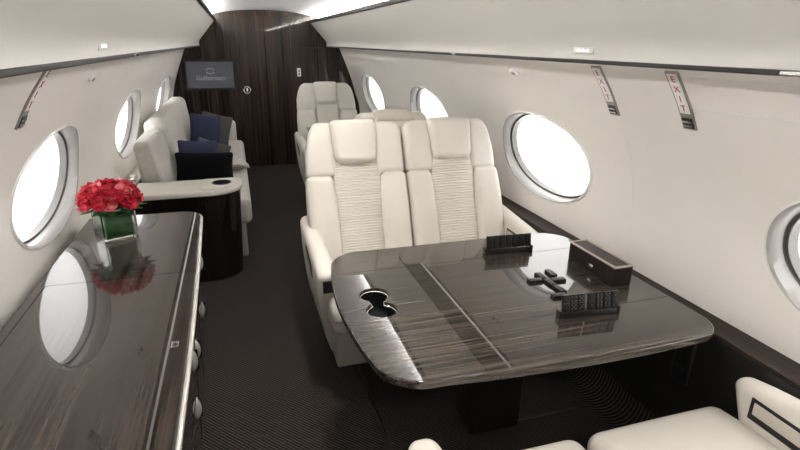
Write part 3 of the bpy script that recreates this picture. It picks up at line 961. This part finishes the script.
from mathutils.bvhtree import BVHTree
def bvh_of(objs):
    bpy.context.view_layer.update()
    vs, ps = [], []
    for o in objs:
        b = len(vs); vs += [o.matrix_world @ v.co for v in o.data.vertices]
        ps += [tuple(b+i for i in p.vertices) for p in o.data.polygons]
    return BVHTree.FromPolygons(vs, ps)
resting = [c for c in sf.children]
def settle(o):
    """let a pillow come to rest on the seat and against the back without sinking in"""
    bpy.context.view_layer.update()
    o.location.z += .4565 - min((o.matrix_world @ v.co).z for v in o.data.vertices)
    tree = bvh_of(resting)
    for k in range(60):
        if not tree.overlap(bvh_of([o])): break
        if k < 40: o.location.x += .006
        else: o.location.z += .004
    resting.append(o)

def pillow(name, label, loc, rot, hw, hh, th, mat, group):
    def f(p, q):
        e = max(0., 1-min(1., abs(q[0]))**2.6)*max(0., 1-min(1., abs(q[2]))**2.6)
        pin = 1 - .10*(1-q[0]**2)*0
        x = p.x*(1-.07*(1-abs(q[2])**2)*1) ; z = p.z*(1-.07*(1-abs(q[0])**2))
        return Vector((x, p.y*(.12+.88*e**.55), z))
    o = mesh_obj(name, rbox(hw, th, hh, th*.5, m=12, k=3, deform=f), mat, loc=loc)
    o.rotation_euler = rot
    settle(o)
    return tag(o, label, 'pillow', group)
gp = 'throw pillows on the sofa'
D = math.radians
pillow('throw_pillow', 'black throw pillow at the near end of the sofa behind the cream topped cabinet', (-.675, 4.17, .575), (D(-18), D(3), D(3)), .215, .128, .055, M['blackc'], gp)
pillow('throw_pillow', 'navy throw pillow leaning behind the near black pillow', (-.715, 4.315, .640), (D(-18), D(4), D(4)), .150, .165, .045, M['navy'], gp)
pillow('throw_pillow', 'charcoal throw pillow with its corner up beside the near navy pillow', (-.625, 4.455, .655), (D(-18), D(20), D(4)), .135, .135, .040, M['grey'], gp)
pillow('throw_pillow', 'navy throw pillow at the far end of the sofa', (-.71, 5.50, .665), (D(-10), D(8), D(12)), .150, .185, .055, M['navy'], gp)
pillow('throw_pillow', 'charcoal throw pillow leaning behind the far navy pillow', (-.62, 5.70, .665), (D(-12), D(17), D(10)), .155, .165, .045, M['grey'], gp)

# folded pad on the seat, belt buckles on the ledge
fp = thing('folded_pad', 'pale folded pad lying on the sofa seat beside the black pillow', 'pad', (-.46, 4.78, .4535), D(8))
mesh_obj('cloth', merge([rbox(.115, .15, .010, .009, m=4, k=3, c=(0, .03, .016), deform=lambda p, q: p + Vector((0, 0, .010*math.sin(3*q[0]+2*q[1])))),
                         rbox(.10, .10, .012, .010, m=4, k=3, c=(.01, -.06, .035), deform=lambda p, q: p + Vector((0, 0, .012*math.cos(3*q[0]))))]), M['fabric'], fp)
mesh_obj('stitched_band', box((-.085, .10, .030), (.085, .125, .036), .002), M['leather'], fp)
bk_ = thing('seat_belt', 'chrome buckled belt lying on the ledge behind the cream topped cabinet', 'belt', (-1.125, 3.93, .604))
mesh_obj('buckle', rbox(.022, .035, .009, .006, m=2, k=3, c=(0, 0, .010)), M['chrome'], bk_)
mesh_obj('tongue', rbox(.020, .028, .008, .006, m=2, k=3, c=(.012, -.085, .009)), M['chrome'], bk_)
mesh_obj('strap', tube([(-.012, .07, .007), (0, .0, .008), (.008, -.04, .008), (.014, -.10, .008), (.018, -.16, .007)], .006, 6), M['fabric'], bk_)

# ------------------------------------------------------------------ world, camera, exposure
wd = bpy.data.worlds.new('world'); scene.world = wd; wd.use_nodes = True
wd.node_tree.nodes['Background'].inputs['Color'].default_value = (.9, .95, 1, 1)
wd.node_tree.nodes['Background'].inputs['Strength'].default_value = .3

cam = bpy.data.cameras.new('camera'); co_ = bpy.data.objects.new('camera', cam); COL.objects.link(co_)
R = ((0.95594718, -0.29335022, 0.01051837), (0.08744254, 0.31879133, 0.94378276), (0.28021204, 0.90128671, -0.33039896))
mw = Matrix(((R[0][0], R[1][0], -R[2][0], -.3904), (R[0][1], R[1][1], -R[2][1], 0.), (R[0][2], R[1][2], -R[2][2], 1.5131), (0, 0, 0, 1)))
co_.matrix_world = mw
cam.sensor_width = 36; cam.lens = 520.043*36/800; cam.clip_start = .02
scene.camera = co_
vs_ = scene.view_settings
vs_.view_transform = 'Standard'; vs_.look = 'None'; vs_.gamma = 1.; vs_.exposure = 1.93
vs_.use_curve_mapping = False
